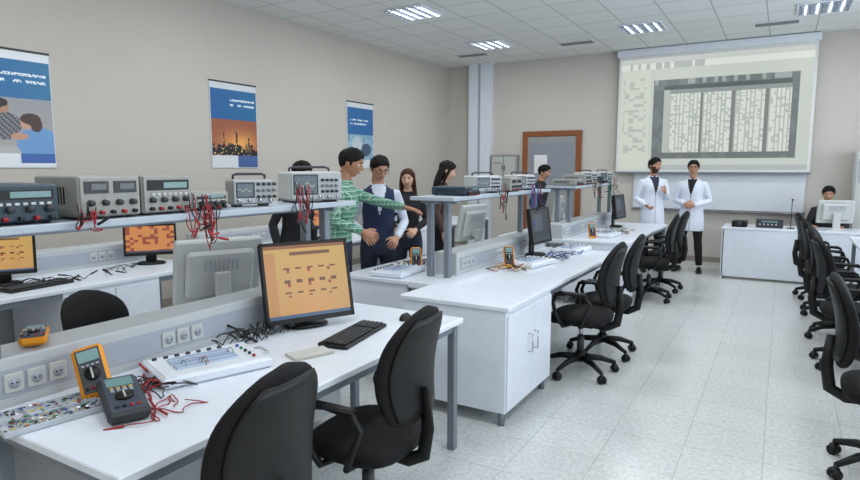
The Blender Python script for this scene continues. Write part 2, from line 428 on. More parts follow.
# ------------------------------------------------------------------ chairs
def sup(cx,cy,cz,w,d,n=28,e=3.2):
    r=[]
    for j in range(n):
        a=2*math.pi*j/n; c,s=math.cos(a),math.sin(a)
        r.append(V3((cx+w*abs(c)**(2/e)*(1 if c>=0 else -1),cy+d*abs(s)**(2/e)*(1 if s>=0 else -1),cz)))
    return r
def chair_mesh(arms,bh=.48):
    b=MB()
    for k in range(5):
        a=2*math.pi*k/5+.3; d=V3((math.cos(a),math.sin(a),0))
        b.tube([d*.02+V3((0,0,.125)),d*.16+V3((0,0,.115)),d*.28+V3((0,0,.075))],[.03,.024,.016],M_black,n=8,sq=.8)
        e=d*.28; t=V3((-d.y,d.x,0))
        b.cyl(e+V3((0,0,.045)),e+V3((0,0,.08)),.01,M_dgrey,n=8)
        for s in(-.016,.016): b.cyl(e+t*(s-.009)+V3((0,0,.028)),e+t*(s+.009)+V3((0,0,.028)),.028,M_black,n=14)
        b.ball(e+V3((0,0,.05)),(.026,.026,.016),M_black,nu=12,nv=6)
    b.cyl((0,0,.1),(0,0,.17),.04,M_black); b.cyl((0,0,.17),(0,0,.30),.028,M_dgrey); b.cyl((0,0,.28),(0,0,.40),.016,M_chrome)
    b.box((0,0,.405),(.2,.24,.035),M_black)
    b.tube([(.1,.05,.40),(.2,.06,.395),(.26,.06,.39)],[.006,.006,.011],M_black,n=8)
    rs=[]
    for z,k in((.415,.80),(.425,.93),(.445,.985),(.465,1.0),(.485,.98),(.50,.90),(.508,.75),(.511,.45)):
        r=sup(0,0.0,z,.235*k,.23*k)
        r=[V3((p.x,p.y,p.z-.14*max(0,(p.y-.1)))) for p in r]
        rs.append(r)
    b.loft(rs,M_fabric)
    rs=[]; N=24
    def wid(t):
        w=.150+.058*math.sin(math.pi*min(1,t*1.0)**.9)+.008*t
        if t<.10: w*=.72+.28*math.sqrt(max(0,1-((.10-t)/.10)**2))
        if t>.66: w*=max(.10,math.sqrt(max(0,1-((t-.66)/.342)**2.4)))
        return w
    def yof(t): return -.245-.030*t+.028*math.sin(math.pi*t*1.25)
    for i in range(N+1):
        t=i/N; th=.036*(.35+.65*math.sqrt(max(0,1-abs(2*t-1)**3.5)))
        rs.append([V3((p.x,p.y+1.0*(p.x**2),p.z)) for p in sup(0,yof(t),.575+bh*t,wid(t),th,e=2.6)])
    b.loft(rs,M_fabric)
    rs=[]
    for i in range(13):
        t=.08+.84*i/12
        rs.append([V3((p.x,p.y+1.0*p.x**2,p.z)) for p in sup(0,yof(t)-.03,.575+bh*t,wid(t)*.86,.012,e=2.6)])
    b.loft(rs,M_black)
    b.tube([(0,-.05,.40),(0,-.2,.39),(0,-.275,.43),(0,-.295,.55),(0,-.285,.72)],[.03,.03,.032,.03,.022],M_black,n=10,sq=.45)
    if arms:
        for s in(-1,1):
            b.tube([(s*.16,.05,.41),(s*.25,.06,.42),(s*.27,.11,.50),(s*.27,.135,.60),(s*.265,.11,.662),(s*.262,.02,.675),(s*.265,-.11,.662),(s*.268,-.15,.61),(s*.27,-.11,.51),(s*.25,-.07,.43),(s*.16,-.06,.41)],.0155,M_black,n=10)
            b.box((s*.263,-.01,.677),(.046,.22,.022),M_black,bev=.009)
    return b.mesh('office_chair')
CH=chair_mesh(False,.49); CHA=chair_mesh(True); CHL=chair_mesh(False,.33)
place('office_chair',CH,(-1.44,1.17,0),92)
place('office_chair',CHA,(-1.48,2.0,0),92)
place('office_chair',CHA,(-1.29,4.55,0),88)
place('office_chair',CHA,(-1.27,5.15,0),94)
place('office_chair',CHA,(-1.34,7.6,0),96)
place('office_chair',CHA,(-1.32,8.3,0),88)
place('office_chair',CHA,(.56,3.75,0),-92)
place('office_chair',CHA,(.56,5.75,0),-84)
place('office_chair',CHA,(.55,6.7,0),-98)
place('office_chair',CHA,(.52,7.75,0),-90)
place('office_chair',CHA,(.48,8.7,0),-80)
place('office_chair',CHL,(-3.13,1.96,0),-80)
# ------------------------------------------------------------------ equipment
def monitor(loc,rz,scrfn,white=False,w=.42,hh=.34,tilt=8,low=0.0):
    b=MB(); body=M_cream if white else M_black
    T=Matrix.Translation((0,.0,.12-low+hh/2))@Matrix.Rotation(math.radians(tilt),4,'X')
    b.box((0,0,0),(w,.035,hh),body,T=T,bev=.01)
    b.box((0,-.03,-.0),(w*.78,.04,hh*.72),body,T=T,bev=.018)
    for i in range(8): b.box((-.09+i*.026,-.052,.06),(.012,.004,.07),M_dgrey if not white else M_edge,T=T,bev=.001)
    for sx in(-1,1): b.box((sx*(w/2-.009),.018,0),(.018,.012,hh),body,T=T,bev=.003)
    for sz,q in((1,.018),(-1,.026)): b.box((0,.018,sz*(hh/2-q/2)),(w,.012,q),body,T=T,bev=.003)
    b.pic((w/2-.018,.0195,-hh/2+.026),(-(w-.036),0,0),(0,0,hh-.044),56,42,scrfn,picmat('monitor_emission',.75),T=T)
    b.box((0,-.075,.12),(.09,.025,.24),body,bev=.008)
    b.box((0,-.055,.2),(.09,.05,.06),body,bev=.008)
    b.loft([sup(0,-.03,z,wd,wd*.75,e=2.4) for z,wd in((0,.115),(.012,.118),(.022,.10),(.03,.04))],body)
    return b.obj('computer_monitor',loc=loc,rz=rz)
def s_orange(u,v):
    if v<.05: return (60,90,130)
    if v>.95: return (150,90,40)
    if .3<u<.8 and .86<v<.9: return (120,70,25)
    for yy in (.68,.5,.34):
        if abs(v-yy)<.012 and .22<u<.85 and int(u*14)%2: return (110,60,30)
        if abs(v-yy+.045)<.02 and .22<u<.85 and int(u*28)%7==0: return (170,60,25)
    if u<.13 and v<.9: return (206,148,84)
    return (222-20*abs(u-.5),162+14*v,92)
def s_red(u,v):
    if v<.06: return (70,70,90)
    return (222,146,76) if h(int(u*12),int(v*10))>.35 else (160,70,45)
def s_dark(u,v):
    if v<.06: return (50,64,84)
    if .1<u<.6 and .3<v<.85: return (74,86,100)
    return (36,42,54)
def s_blue(u,v):
    if v<.05: return (40,60,100)
    if .1<u<.9 and .15<v<.85: return (150,168,188)
    return (60,90,140)
TB=.765
monitor((-2.13,2.36,TB),-116,s_orange,w=.485,hh=.42,tilt=13,low=.085)
monitor((-2.83,2.38,TB),66,s_blue,white=True,w=.50,hh=.40,tilt=16,low=.085)
monitor((-4.75,2.1,TB),-120,s_orange,w=.42,hh=.30,low=.04)
monitor((-4.72,3.25,TB),-125,s_red,w=.42,hh=.27,low=.04)
monitor((-4.72,5.4,TB),-120,s_red,w=.42,hh=.28)
monitor((-1.98,5.45,TB),-95,s_dark,w=.42,hh=.34)
monitor((-2.62,5.3,TB),80,s_blue,white=True,w=.42,hh=.36,tilt=12)
monitor((-2.6,7.9,TB),95,s_blue,white=True)
monitor((-1.98,8.7,TB),-95,s_dark)
monitor((.66,9.95,.75),12,s_blue,white=True,w=.44,hh=.32,low=.03)
monitor((1.22,8.4,.75),80,s_blue,white=True); monitor((1.22,6.4,.75),80,s_blue,white=True); monitor((1.22,4.4,.75),80,s_blue)
def keyboard(loc,rz,m=M_black):
    b=MB(); b.box((0,0,.011),(.45,.155,.018),m,rot=(.03,0,0),bev=.005)
    for r in range(5):
        for c in range(20):
            if c in(14,): continue
            b.box((-.203+c*.0213,-.052+r*.024,.0235+.0007*r),(.0175,.0195,.007),M_dgrey if m is M_black else M_edge,bev=.0025)
    b.obj('keyboard',loc=loc,rz=rz)
keyboard((-1.80,2.33,TB),100); keyboard((.95,8.35,.75),90,M_cream); keyboard((.95,6.3,.75),90,M_black); keyboard((-4.5,2.2,TB),96)
def mouse(loc,rz):
    b=MB(); b.ball((0,0,.006),(.03,.052,.028),M_black,f=lambda d:V3((.03*d.x,.052*d.y,.030*max(d.z,-.15)))); b.cyl((0,.02,.03),(0,.03,.03),.004,M_dgrey,n=8)
    b.obj('computer_mouse',loc=loc,rz=rz)
mouse((-1.76,2.74,TB),10)
def power_supply(loc,rz,body=M_lgrey,w=.26,hh=.15,d=.30,style=0,front=None,name='bench_power_supply'):
    b=MB(); b.bx(-w/2,w/2,-d/2,d/2,.008,hh,body,bev=.006)
    for x in(-w/2+.03,w/2-.03):
        for y in(-d/2+.03,d/2-.03): b.cyl((x,y,0),(x,y,.01),.012,M_black,n=10)
    yf=d/2
    b.bx(-w/2+.006,w/2-.006,yf,yf+.006,.014,hh-.006,front or M_front,bev=.002)
    if style==1:
        b.bx(-w/2+.02,w/2-.02,yf+.006,yf+.009,hh*.62,hh-.02,M_black); b.bx(-w/2+.03,w*.1,yf+.009,yf+.010,hh*.67,hh*.82,M_lcd)
        for i in range(7): b.bx(-w/2+.03+i*.026,-w/2+.046+i*.026,yf+.006,yf+.012,hh*.48,hh*.55,M_cream,bev=.002)
    else:
        b.bx(-w/2+.02,-.01,yf+.006,yf+.009,hh*.60,hh-.02,M_dgrey); b.bx(.01,w/2-.02,yf+.006,yf+.009,hh*.60,hh-.02,M_dgrey)
        for x0 in(-w/2+.03,.02): b.bx(x0,x0+.06,yf+.009,yf+.0105,hh*.68,hh*.82,mat('meter_window',(24,26,26),.2))
    for i in range(4):
        x=-w/2+.04+i*(w-.08)/3; b.cyl((x,yf+.004,hh*.38),(x,yf+.026,hh*.38),.013,M_dgrey,r2=.011,n=12)
    for i,mm in enumerate((M_blk_w,M_red,M_blk_w,M_red,M_blk_w)):
        x=-w/2+.035+i*(w-.07)/4; b.cyl((x,yf+.004,hh*.16),(x,yf+.024,hh*.16),.008,mm,n=10)
    for sx in(-1,1):
        for i in range(9): b.bx(sx*w/2-.001,sx*w/2+.001,-d/2+.04+i*.02,-d/2+.05+i*.02,hh*.35,hh*.75,M_black,bev=.0003)
    b.obj(name,loc=loc,rz=rz)
def scope(loc,rz,w=.32,hh=.16,d=.15,body=M_cream):
    b=MB(); b.bx(-w/2,w/2,-d/2,d/2,.012,hh,body,bev=.012); yf=d/2
    b.bx(-w/2+.008,w/2-.008,yf,yf+.012,.018,hh-.006,mat('scope_bezel',(164,168,172),.4),bev=.004)
    b.bx(-w*.02,w/2-.018,yf+.010,yf+.014,.045,hh-.016,M_dgrey,bev=.002)
    def wf(u,v):
        if abs(v-.5-.12*math.sin(u*14))<.03: return (170,184,160)
        if int(u*20)%4==0 or int(v*16)%4==0: return (92,110,122)
        return (78,98,112)
    b.pic((w/2-.026,yf+.0145,.053),(-(w*.52-.036),0,0),(0,0,hh-.077),24,16,wf,picmat('monitor_emission',.75))
    for r in range(3):
        for c in range(4):
            b.cyl((-w*.10-c*.028,yf+.01,hh*.36+r*.032),(-w*.10-c*.028,yf+.026,hh*.36+r*.032),.0085,M_dgrey if r!=1 else M_steel,n=10)
    for i in range(4): b.cyl((-w*.38+i*.055,yf+.008,.032),(-w*.38+i*.055,yf+.03,.032),.008,M_chrome,n=10)
    b.tube([(-w*.38,0,hh-.005),(-w*.38,0,hh+.018),(-w*.3,0,hh+.025),(w*.3,0,hh+.025),(w*.38,0,hh+.018),(w*.38,0,hh-.005)],.007,M_dgrey,n=8)
    for x in(-w/2+.04,w/2-.04): b.box((x,0,.007),(.03,d*.8,.014),M_black)
    b.obj('oscilloscope',loc=loc,rz=rz)
power_supply((-2.40,1.06,ZS1),-90,M_teal,w=.27,hh=.14,style=1,front=M_teal,name='signal_generator')
power_supply((-2.40,1.39,ZS1),-90,M_lgrey,w=.25,hh=.165,style=0)
power_supply((-2.40,1.65,ZS1),-90,M_lgrey,w=.24,hh=.165,d=.28,style=1)
power_supply((-2.42,1.91,ZS1),-92,M_lgrey,w=.2,hh=.085,d=.24,style=1,name='signal_generator')
scope((-2.36,2.20,ZS1),-112,w=.22,hh=.14,d=.10,body=M_lgrey)
scope((-2.38,2.68,ZS1),-116,w=.32,hh=.175,d=.20)
power_supply((-2.25,4.25,ZS),-90,M_teal,w=.24,hh=.07,style=1,front=M_teal,name='signal_generator')
scope((-2.25,4.75,ZS),-110,w=.32,hh=.15); power_supply((-2.25,5.15,ZS),-90,M_lgrey,w=.26,hh=.13); scope((-2.25,5.6,ZS),-110,w=.3,hh=.15)
power_supply((-2.3,7.3,ZS),-90,M_lgrey,w=.26,hh=.08,style=1,name='signal_generator')
power_supply((-2.3,7.7,ZS),-90,M_lgrey,w=.26,hh=.13); scope((-2.3,8.1,ZS),-110); power_supply((-2.3,8.5,ZS),-90,M_teal,w=.26,hh=.1,style=1,front=M_teal); scope((-2.3,8.95,ZS),-110)
def multimeter(loc,rot,body=M_orange,w=.09,l=.19,t=.045):
    b=MB()
    b.box((0,0,t/2),(w,l,t*.8),body,bev=.012)
    b.box((0,0,t*.84),(w*.80,l*.88,t*.22),M_dgrey,bev=.004)
    b.box((0,l*.28,t*.97),(w*.66,l*.22,.004),M_lcd,bev=.001)
    b.cyl((0,-l*.07,t*.9),(0,-l*.07,t*1.12),w*.24,M_black,n=20); b.box((0,-l*.07,t*1.14),(.006,w*.4,.006),M_cream)
    for i,x in enumerate((-.027,-.009,.009,.027)): b.cyl((x,-l*.34,t*.9),(x,-l*.34,t*1.02),.006,M_red if i%2 else M_black,n=8)
    for x in(-.024,-.008,.008,.024): b.box((x,l*.1,t*.97),(.01,.007,.005),M_edge,bev=.001)
    b.box((0,l*.02,-.035),(w*.5,.006,.11),body,rot=(math.radians(-35),0,0),bev=.002)
    return b.obj('digital_multimeter',loc=loc,rot=rot)
def meter_flat(loc,rot,body=M_orange,w=.09,l=.19,t=.045):
    b=MB()
    b.box((0,0,t/2),(w,l,t*.8),body,bev=.012)
    b.box((0,0,t*.84),(w*.84,l*.92,t*.22),mat('meter_face_blue_grey',(62,70,84),.5),bev=.004)
    b.box((0,l*.28,t*.97),(w*.66,l*.22,.004),M_lcd,bev=.001)
    b.cyl((0,-l*.12,t*.9),(0,-l*.12,t*1.12),w*.22,M_black,n=20); b.box((0,-l*.12,t*1.14),(.006,w*.36,.006),M_cream)
    for q in range(3):
        for x in(-.03,-.01,.01,.03): b.box((x,l*(.12-.055*q*.8),t*.97),(.012,.007,.005),M_edge if q else M_yel_w,bev=.001)
    for i,x in enumerate((-.033,-.011,.011,.033)): b.cyl((x,-l*.38,t*.9),(x,-l*.38,t*1.04),.007,M_red if i>1 else M_black,n=8)
    return b.obj('digital_multimeter',loc=loc,rot=rot)
r=math.radians
multimeter((-2.15,1.22,TB+.082),(r(52),r(-12),r(60)),w=.105,l=.2)
meter_flat((-1.93,1.19,TB+.016),(r(8),0,r(66)),body=M_dgrey,w=.13,l=.28,t=.055)
meter_flat((-2.42,1.16,.945),(0,0,r(60)))
multimeter((-2.62,4.25,TB+.075),(r(58),0,r(35)))
multimeter((-1.98,4.72,TB+.075),(r(58),0,r(30)))
multimeter((-1.95,7.2,TB+.075),(r(58),0,r(30)))
def trainer(loc,rz,w=.42,d=.28):
    b=MB(); b.box((0,0,.022),(w,d,.04),M_white,bev=.008); b.box((0,.0,.043),(w*.94,d*.9,.006),mat('trainer_top',(215,220,226),.35),bev=.002)
    for k in range(2):
        b.box((-.02,-.045+k*.075,.05),(.25,.06,.01),mat('breadboard',(176,196,218),.5),bev=.002)
        for i in range(30):
            for j in(-.02,-.01,.01,.02): b.box((-.14+i*.0083,-.045+k*.075+j,.0553),(.003,.003,.001),M_dgrey,bev=.0003)
        for j in(-.027,.027): b.box((-.02,-.045+k*.075+j,.0555),(.24,.002,.001),M_red if j<0 else M_blue_w,bev=.0003)
    for i in range(5): b.cyl((.16,-.1+i*.045,.045),(.16,-.1+i*.045,.056),.007,(M_red,M_blk_w,M_blk_w,M_green_w,M_blue_w)[i],n=10)
    for i in range(7): b.box((-.18+i*.045,.108,.05),(.018,.012,.012),M_dgrey,bev=.002)
    b.tube([(w/2-.01,-.05,.03),(w/2+.03,-.045,.035),(w/2+.03,.045,.035),(w/2-.01,.05,.03)],.006,M_cream,n=8)
    for i in range(5):
        a=V3((random.uniform(-.13,.1),random.uniform(-.07,.06),.056)); c=V3((a.x+random.uniform(-.06,.06),a.y+random.uniform(-.06,.06),.056)); m=(a+c)/2; m.z=.075
        b.tube([a,a.lerp(m,.6)+V3((0,0,.01)),m,c.lerp(m,.6)+V3((0,0,.01)),c],.0016,random.choice((M_red,M_blk_w,M_yel_w,M_green_w)),n=5)
    b.obj('circuit_trainer_board',loc=loc,rz=rz)
trainer((-2.03,1.63,TB),70,w=.44,d=.31)
trainer((-1.85,4.9,TB),80); trainer((-2.6,3.95,TB),95); trainer((-1.85,7.45,TB),85); trainer((-2.65,4.75,TB),90)
trainer((-1.8,5.9,TB),85)
b=MB(); b.box((0,0,.006),(.19,.11,.012),mat('notepad_paper',(190,188,176),.8),bev=.001); b.box((0,0,.0125),(.185,.105,.002),mat('notepad_top',(198,197,188),.8),bev=.0005)
for i in range(6): b.box((0,-.04+i*.016,.0137),(.16,.0012,.0004),M_edge,bev=.0001)
b.obj('notepad',loc=(-1.79,1.99,TB),rz=68)
b=MB(); M_clear=mat('tray_plastic',(190,196,204),.2)
b.box((0,0,.004),(.3,.2,.006),M_clear)
for x in(-.15,-.05,.05,.15): b.box((x,0,.012),(.003,.2,.02),M_clear,bev=.001)
for y in(-.1,0,.1): b.box((0,y,.012),(.3,.003,.02),M_clear,bev=.001)
for i in range(120):
    x=random.uniform(-.14,.14);y=random.uniform(-.09,.09);a=random.uniform(0,3.14);dd=V3((math.cos(a),math.sin(a),0))*.007;p=V3((x,y,random.uniform(.012,.024)))
    b.cyl(p-dd,p+dd,.0028,random.choice((M_red,M_blue_w,M_yel_w,M_cream,M_green_w,M_blk_w,M_cream)),n=6); b.cyl(p-dd*2.4,p+dd*2.4,.0006,M_chrome,n=4)
b.obj('component_tray',loc=(-2.10,1.03,TB),rz=80)
def crumple(p0,p1,sag,jit,n=10):
    p0=V3(p0);p1=V3(p1);out=[]
    o=[V3((random.uniform(-1,1),random.uniform(-1,1),random.uniform(-1,1)))*jit for _ in range(4)]
    for i in range(n+1):
        t=i/n; p=p0.lerp(p1,t); p.z-=sag*4*t*(1-t)
        w=math.sin(math.pi*t); p+=w*(o[0]*math.sin(t*7)+o[1]*math.cos(t*5)+o[2]*math.sin(t*11)*.6); out.append(p)
    return out
def leads_hang(name,c,n,sx,sy,drop,cols,zmin,r=.0026):
    b=MB()
    for i in range(n):
        a=V3((c[0]+random.uniform(-.02,.03),c[1]+random.uniform(-sy,sy),c[2]+random.uniform(-.03,.03)))
        e=V3((c[0]+random.uniform(.01,sx),a.y+random.uniform(-sy,sy)*.6,c[2]-drop*random.uniform(.3,1.)))
        if i%3==0: e=V3((a.x,a.y+random.uniform(.03,.08),a.z-.02)); pts=crumple(a,e,drop*random.uniform(.4,.9),.01,12)
        else: pts=crumple(a,e,random.uniform(.0,.06),.018,12)
        for p in pts: p.z=max(p.z,zmin+.004)
        m=random.choice(cols); b.tube(pts,r,m,n=5)
        if i%3 and pts[-1].z>zmin+.07: b.cyl(pts[-1],pts[-1]+(pts[-1]-pts[-2]).normalized()*.045,.0055,m,n=6)
    b.obj(name,origin=c)
def leads_flat(name,c,n,sx,sy,cols,z,r=.003,hgt=.03):
    b=MB()
    for i in range(n):
        pts=[]; x=c[0]+random.uniform(-sx,sx);y=c[1]+random.uniform(-sy,sy);a=random.uniform(0,6.28)
        for k in range(26):
            x+=math.cos(a)*.018;y+=math.sin(a)*.018;a+=random.uniform(-.55,.55)
            if abs(x-c[0])>sx or abs(y-c[1])>sy: a=math.atan2(c[1]-y,c[0]-x)+random.uniform(-.3,.3)
            pts.append(V3((x,y,z+r+abs(math.sin(k*.4+i))*hgt)))
        m=random.choice(cols); b.tube(pts,r,m,n=6)
        b.cyl(pts[-1],pts[-1]+(pts[-1]-pts[-2]).normalized()*.06,r*2,m,n=8)
    b.obj(name,origin=(c[0],c[1],z))
RB=(M_red,M_blk_w,M_blk_w)
leads_hang('test_lead_bundle',(-2.205,1.76,1.46),15,.05,.06,.22,RB,.95)
leads_hang('test_lead_bundle',(-2.205,1.26,1.45),6,.04,.04,.08,RB,.95)
leads_hang('test_lead_bundle',(-2.19,2.40,1.50),12,.04,.05,.20,(M_blk_w,M_blk_w,M_red),.95)
leads_hang('test_lead_bundle',(-2.04,4.7,1.45),8,.06,.1,.25,RB,.95)
leads_hang('test_lead_bundle',(-2.04,5.5,1.45),12,.06,.15,.35,RB+(M_blue_w,),.95)
leads_hang('test_lead_bundle',(-2.1,7.9,1.45),14,.08,.2,.4,RB+(M_green_w,M_cream),.95)
leads_hang('test_lead_bundle',(-2.1,8.8,1.45),16,.08,.2,.45,RB+(M_green_w,M_cream),.95)
leads_flat('test_lead_tangle',(-2.02,1.38,0),12,.12,.09,(M_blk_w,M_blk_w,M_dgrey,M_red),TB,r=.0025,hgt=.025)
leads_flat('test_lead_tangle',(-1.80,1.24,0),3,.07,.14,(M_red,M_red),TB,r=.0022,hgt=.008)
leads_flat('monitor_cable',(-2.2,2.02,0),8,.06,.22,(M_blk_w,),TB,r=.003,hgt=.05)
leads_flat('test_lead_tangle',(-1.9,4.55,0),8,.15,.2,RB+(M_yel_w,),TB,r=.0025)
leads_flat('test_lead_tangle',(-1.8,5.5,0),10,.15,.4,RB+(M_blue_w,),TB,r=.0025)
leads_flat('test_lead_tangle',(-1.85,7.9,0),10,.2,.5,RB+(M_green_w,M_yel_w),TB,r=.0025)
leads_flat('test_lead_tangle',(-2.7,4.5,0),8,.12,.3,RB,TB,r=.0025)
leads_flat('monitor_cable',(-4.6,2.6,0),8,.12,.5,(M_blk_w,),TB)
b=MB(); b.box((0,0,.045),(.2,.24,.09),M_black,bev=.01); b.cyl((0,-.12,.05),(0,-.135,.05),.03,M_dgrey); b.box((.0,0,.092),(.1,.1,.006),M_dgrey); b.obj('desktop_projector',loc=(-.50,9.85,.75))
b=MB(); b.box((0,0,.06),(.34,.22,.12),M_dgrey,bev=.006)
for i in range(5): b.cyl((-.12+i*.05,-.11,.05),(-.12+i*.05,-.122,.05),.012,M_chrome,n=10)
b.box((0,-.112,.09),(.2,.004,.02),M_lcd); b.obj('audio_amplifier',loc=(-.12,9.9,.75))
b=MB(); b.tube([(0,0,0),(0,0,.01)],[.05,.05],M_black,n=20); b.tube([(0,0,.01),(0,.0,.2),(.0,-.03,.34),(0,-.07,.40)],.005,M_black,n=8); b.ball((0,-.08,.41),(.014,.02,.014),M_black); b.obj('gooseneck_microphone',loc=(.14,9.85,.75))
# ------------------------------------------------------------------ people
def smst(a,b_,x):
    t=max(0,min(1,(x-a)/(b_-a))); return t*t*(3-2*t)
M_eye=mat('eye_white',(225,222,215),.3); M_iris=mat('iris_brown',(40,26,18),.2)
def skinm(k): return {0:mat('skin_olive',(180,134,108),.55,scale=30,noise_amt=.05),1:mat('skin_tan',(160,114,88),.55,scale=30),2:mat('skin_fair',(204,162,138),.55,scale=30)}[k]
M_lip=mat('lips',(150,88,80),.5)
def plaid():
    m=bpy.data.materials.new('plaid_green'); m.use_nodes=True; nt=m.node_tree; bs=nt.nodes['Principled BSDF']; bs.inputs['Roughness'].default_value=.85
    tc=nt.nodes.new('ShaderNodeTexCoord'); sp=nt.nodes.new('ShaderNodeSeparateXYZ'); nt.links.new(tc.outputs['Object'],sp.inputs[0])
    def band(sock_list,freq,thr,off=0.):
        a=nt.nodes.new('ShaderNodeMath');a.operation='ADD'; nt.links.new(sp.outputs[sock_list[0]],a.inputs[0])
        if len(sock_list)>1: nt.links.new(sp.outputs[sock_list[1]],a.inputs[1])
        else: a.inputs[1].default_value=off
        q=nt.nodes.new('ShaderNodeMath');q.operation='MULTIPLY';q.inputs[1].default_value=freq; nt.links.new(a.outputs[0],q.inputs[0])
        f=nt.nodes.new('ShaderNodeMath');f.operation='FRACT'; nt.links.new(q.outputs[0],f.inputs[0])
        g=nt.nodes.new('ShaderNodeMath');g.operation='LESS_THAN';g.inputs[1].default_value=thr; nt.links.new(f.outputs[0],g.inputs[0]); return g
    prev=None
    cols=[(band(['X','Y'],24,.42),(36,96,76)),(band(['Z'],24,.42),(40,104,82)),(band(['Z'],24,.15,.022),(190,212,196)),(band(['X','Y'],24,.15),(190,212,196))]
    base=srgb((108,154,134))
    for g,c in cols:
        mx=nt.nodes.new('ShaderNodeMix');mx.data_type='RGBA'
        mp=nt.nodes.new('ShaderNodeMath');mp.operation='MULTIPLY';mp.inputs[1].default_value=.6; nt.links.new(g.outputs[0],mp.inputs[0]); nt.links.new(mp.outputs[0],mx.inputs[0])
        if prev: nt.links.new(prev.outputs[2],mx.inputs[6])
        else: mx.inputs[6].default_value=(*base,1)
        mx.inputs[7].default_value=(*srgb(c),1); prev=mx
    nt.links.new(prev.outputs[2],bs.inputs['Base Color']); return m
M_plaid=plaid()
def dome(p,z):
    # rounder, fuller cranium instead of an egg point
    if z>0:
        f=1+.16*z*(1-z)*2+.05*z; p.x*=f; p.y*=f; p.z*=(1-.07*z**4)
    return p
def head(B,T,skin,hair,style,glasses=False,beard=False):
    w=MB()
    def f(d):
        x,y,z=d
        jw=1-.26*max(0,-z)**1.3
        p=V3((.077*x*jw,.097*y,.118*z))
        if y<0 and z<0: p.y*=(1-.35*(-z))
        if y>0:
            if z<0: p.y*=(1+.02*(-z))
            for s in(-1,1):
                g=math.exp(-(((x-s*.40)/.17)**2+((z-.02)/.11)**2)); p.y-=.012*g*y
                g=math.exp(-(((x-s*.35)/.3)**2+((z-.20)/.07)**2)); p.y+=.004*g
                g=math.exp(-(((x-s*.5)/.2)**2+((z+.22)/.15)**2)); p.y+=.003*g
            g=math.exp(-((x/.35)**2+((z+.86)/.16)**2)); p.y+=.016*g
        return dome(p,z) if (z>.35) else p
    def f2(d):
        p=f(d); return p
    w.ball((0,0,0),1,skin,nu=40,nv=30,f=f2)
    w.tube([(0,.088,.014),(0,.099,-.006),(0,.112,-.028),(0,.096,-.040)],[.007,.009,.0115,.008],skin,n=10)
    for s in(-1,1):
        w.ball((s*.011,.096,-.034),(.008,.009,.007),skin,nu=10,nv=6)
        w.ball((s*.077,-.006,-.006),(.009,.019,.031),skin,nu=12,nv=8)
    w.tube([(0,-.02,-.15),(0,-.018,-.10),(0,-.01,-.05)],[.050,.050,.055],skin,n=16)
    co,F=remesh(w,.0045,2)
    k=len(B.F)
    B.add([V3(map(float,v)) for v in co],F,skin,True,T)
    if beard:
        hm=B.mi(mat('beard_stubble',(60,44,38),.8))
        for i,ff in enumerate(F):
            c=np.mean(co[ff],axis=0); ax=abs(c[0])
            if -.128<c[2]<(-.048 if ax<.045 else -.02) and c[1]>-.005 and not(ax<.024 and -.070<c[2]<-.05): B.M[k+i]=hm
    for s in(-1,1):
        B.ball((s*.031,.0755,.002),.0130,M_eye,nu=12,nv=8,T=T); B.ball((s*.031,.0855,.001),(.0062,.0045,.0062),M_iris,nu=10,nv=6,T=T)
        B.tube([(s*.031-.015,.084,.004),(s*.031-.007,.0895,.0095),(s*.031+.007,.0895,.0095),(s*.031+.015,.083,.004)],[.002,.0032,.0032,.002],skin,n=6,T=T)
        B.tube([(s*.013,.096,.022),(s*.03,.096,.028),(s*.05,.084,.022)],[.0028,.0042,.0022],hair,n=6,T=T)
        if glasses:
            pts=[V3((s*.032+.024*math.cos(a),.103,.001+.017*math.sin(a))) for a in [i*math.pi/8 for i in range(17)]]
            B.tube(pts,.0022,M_black,n=5,T=T); B.tube([(s*.056,.102,.006),(s*.078,.05,.006),(s*.08,-.01,.0)],.002,M_black,n=5,T=T)
    if glasses: B.tube([(-.009,.103,.006),(0,.106,.008),(.009,.103,.006)],.002,M_black,n=5,T=T)
    B.tube([(-.022,.088,-.062),(-.008,.098,-.0595),(0,.099,-.0605),(.008,.098,-.0595),(.022,.088,-.062)],[.0015,.0035,.0033,.0035,.0015],M_lip,n=6,T=T)
    B.tube([(-.018,.088,-.065),(0,.097,-.067),(.018,.088,-.065)],[.0015,.004,.0015],M_lip,n=6,T=T)
    hw=MB()
    def hf(d):
        x,y,z=d
        if style=='short':
            line=-.10+.66*max(0,y)**1.2+.56*min(0,y)
            if .12<y<.36 and abs(x)>.5: line=min(line,-.18)
        else: line=-.12+.76*max(0,y)**1.5+.3*min(0,y)
        line+=.06*noise.noise(V3((x*8,y*8,2)))
        k=smst(-.05,.03,z-line)
        edge=smst(.0,.30,z-line)
        n=noise.noise(V3((x*5,y*5,z*3)))*.06+noise.noise(V3((x*14,y*14,z*8)))*.045
        rr=.86+(.160+.07*edge+n*edge)*k
        q=V3((.079*x,.099*y-.002,.118*z))*rr
        if z>.0: q=dome(q,z)
        if style=='short' and z>.25 and y>-.2: q.z+=.007*smst(.25,.8,z)*(1+noise.noise(V3((x*9+3,y*9,1)))); q.y+=.005*smst(.3,.8,z)
        if y<0 and z<0: q.y*=(1-.3*(-z))
        return q
    hw.ball((0,0,0),1,hair,nu=60,nv=44,f=hf)
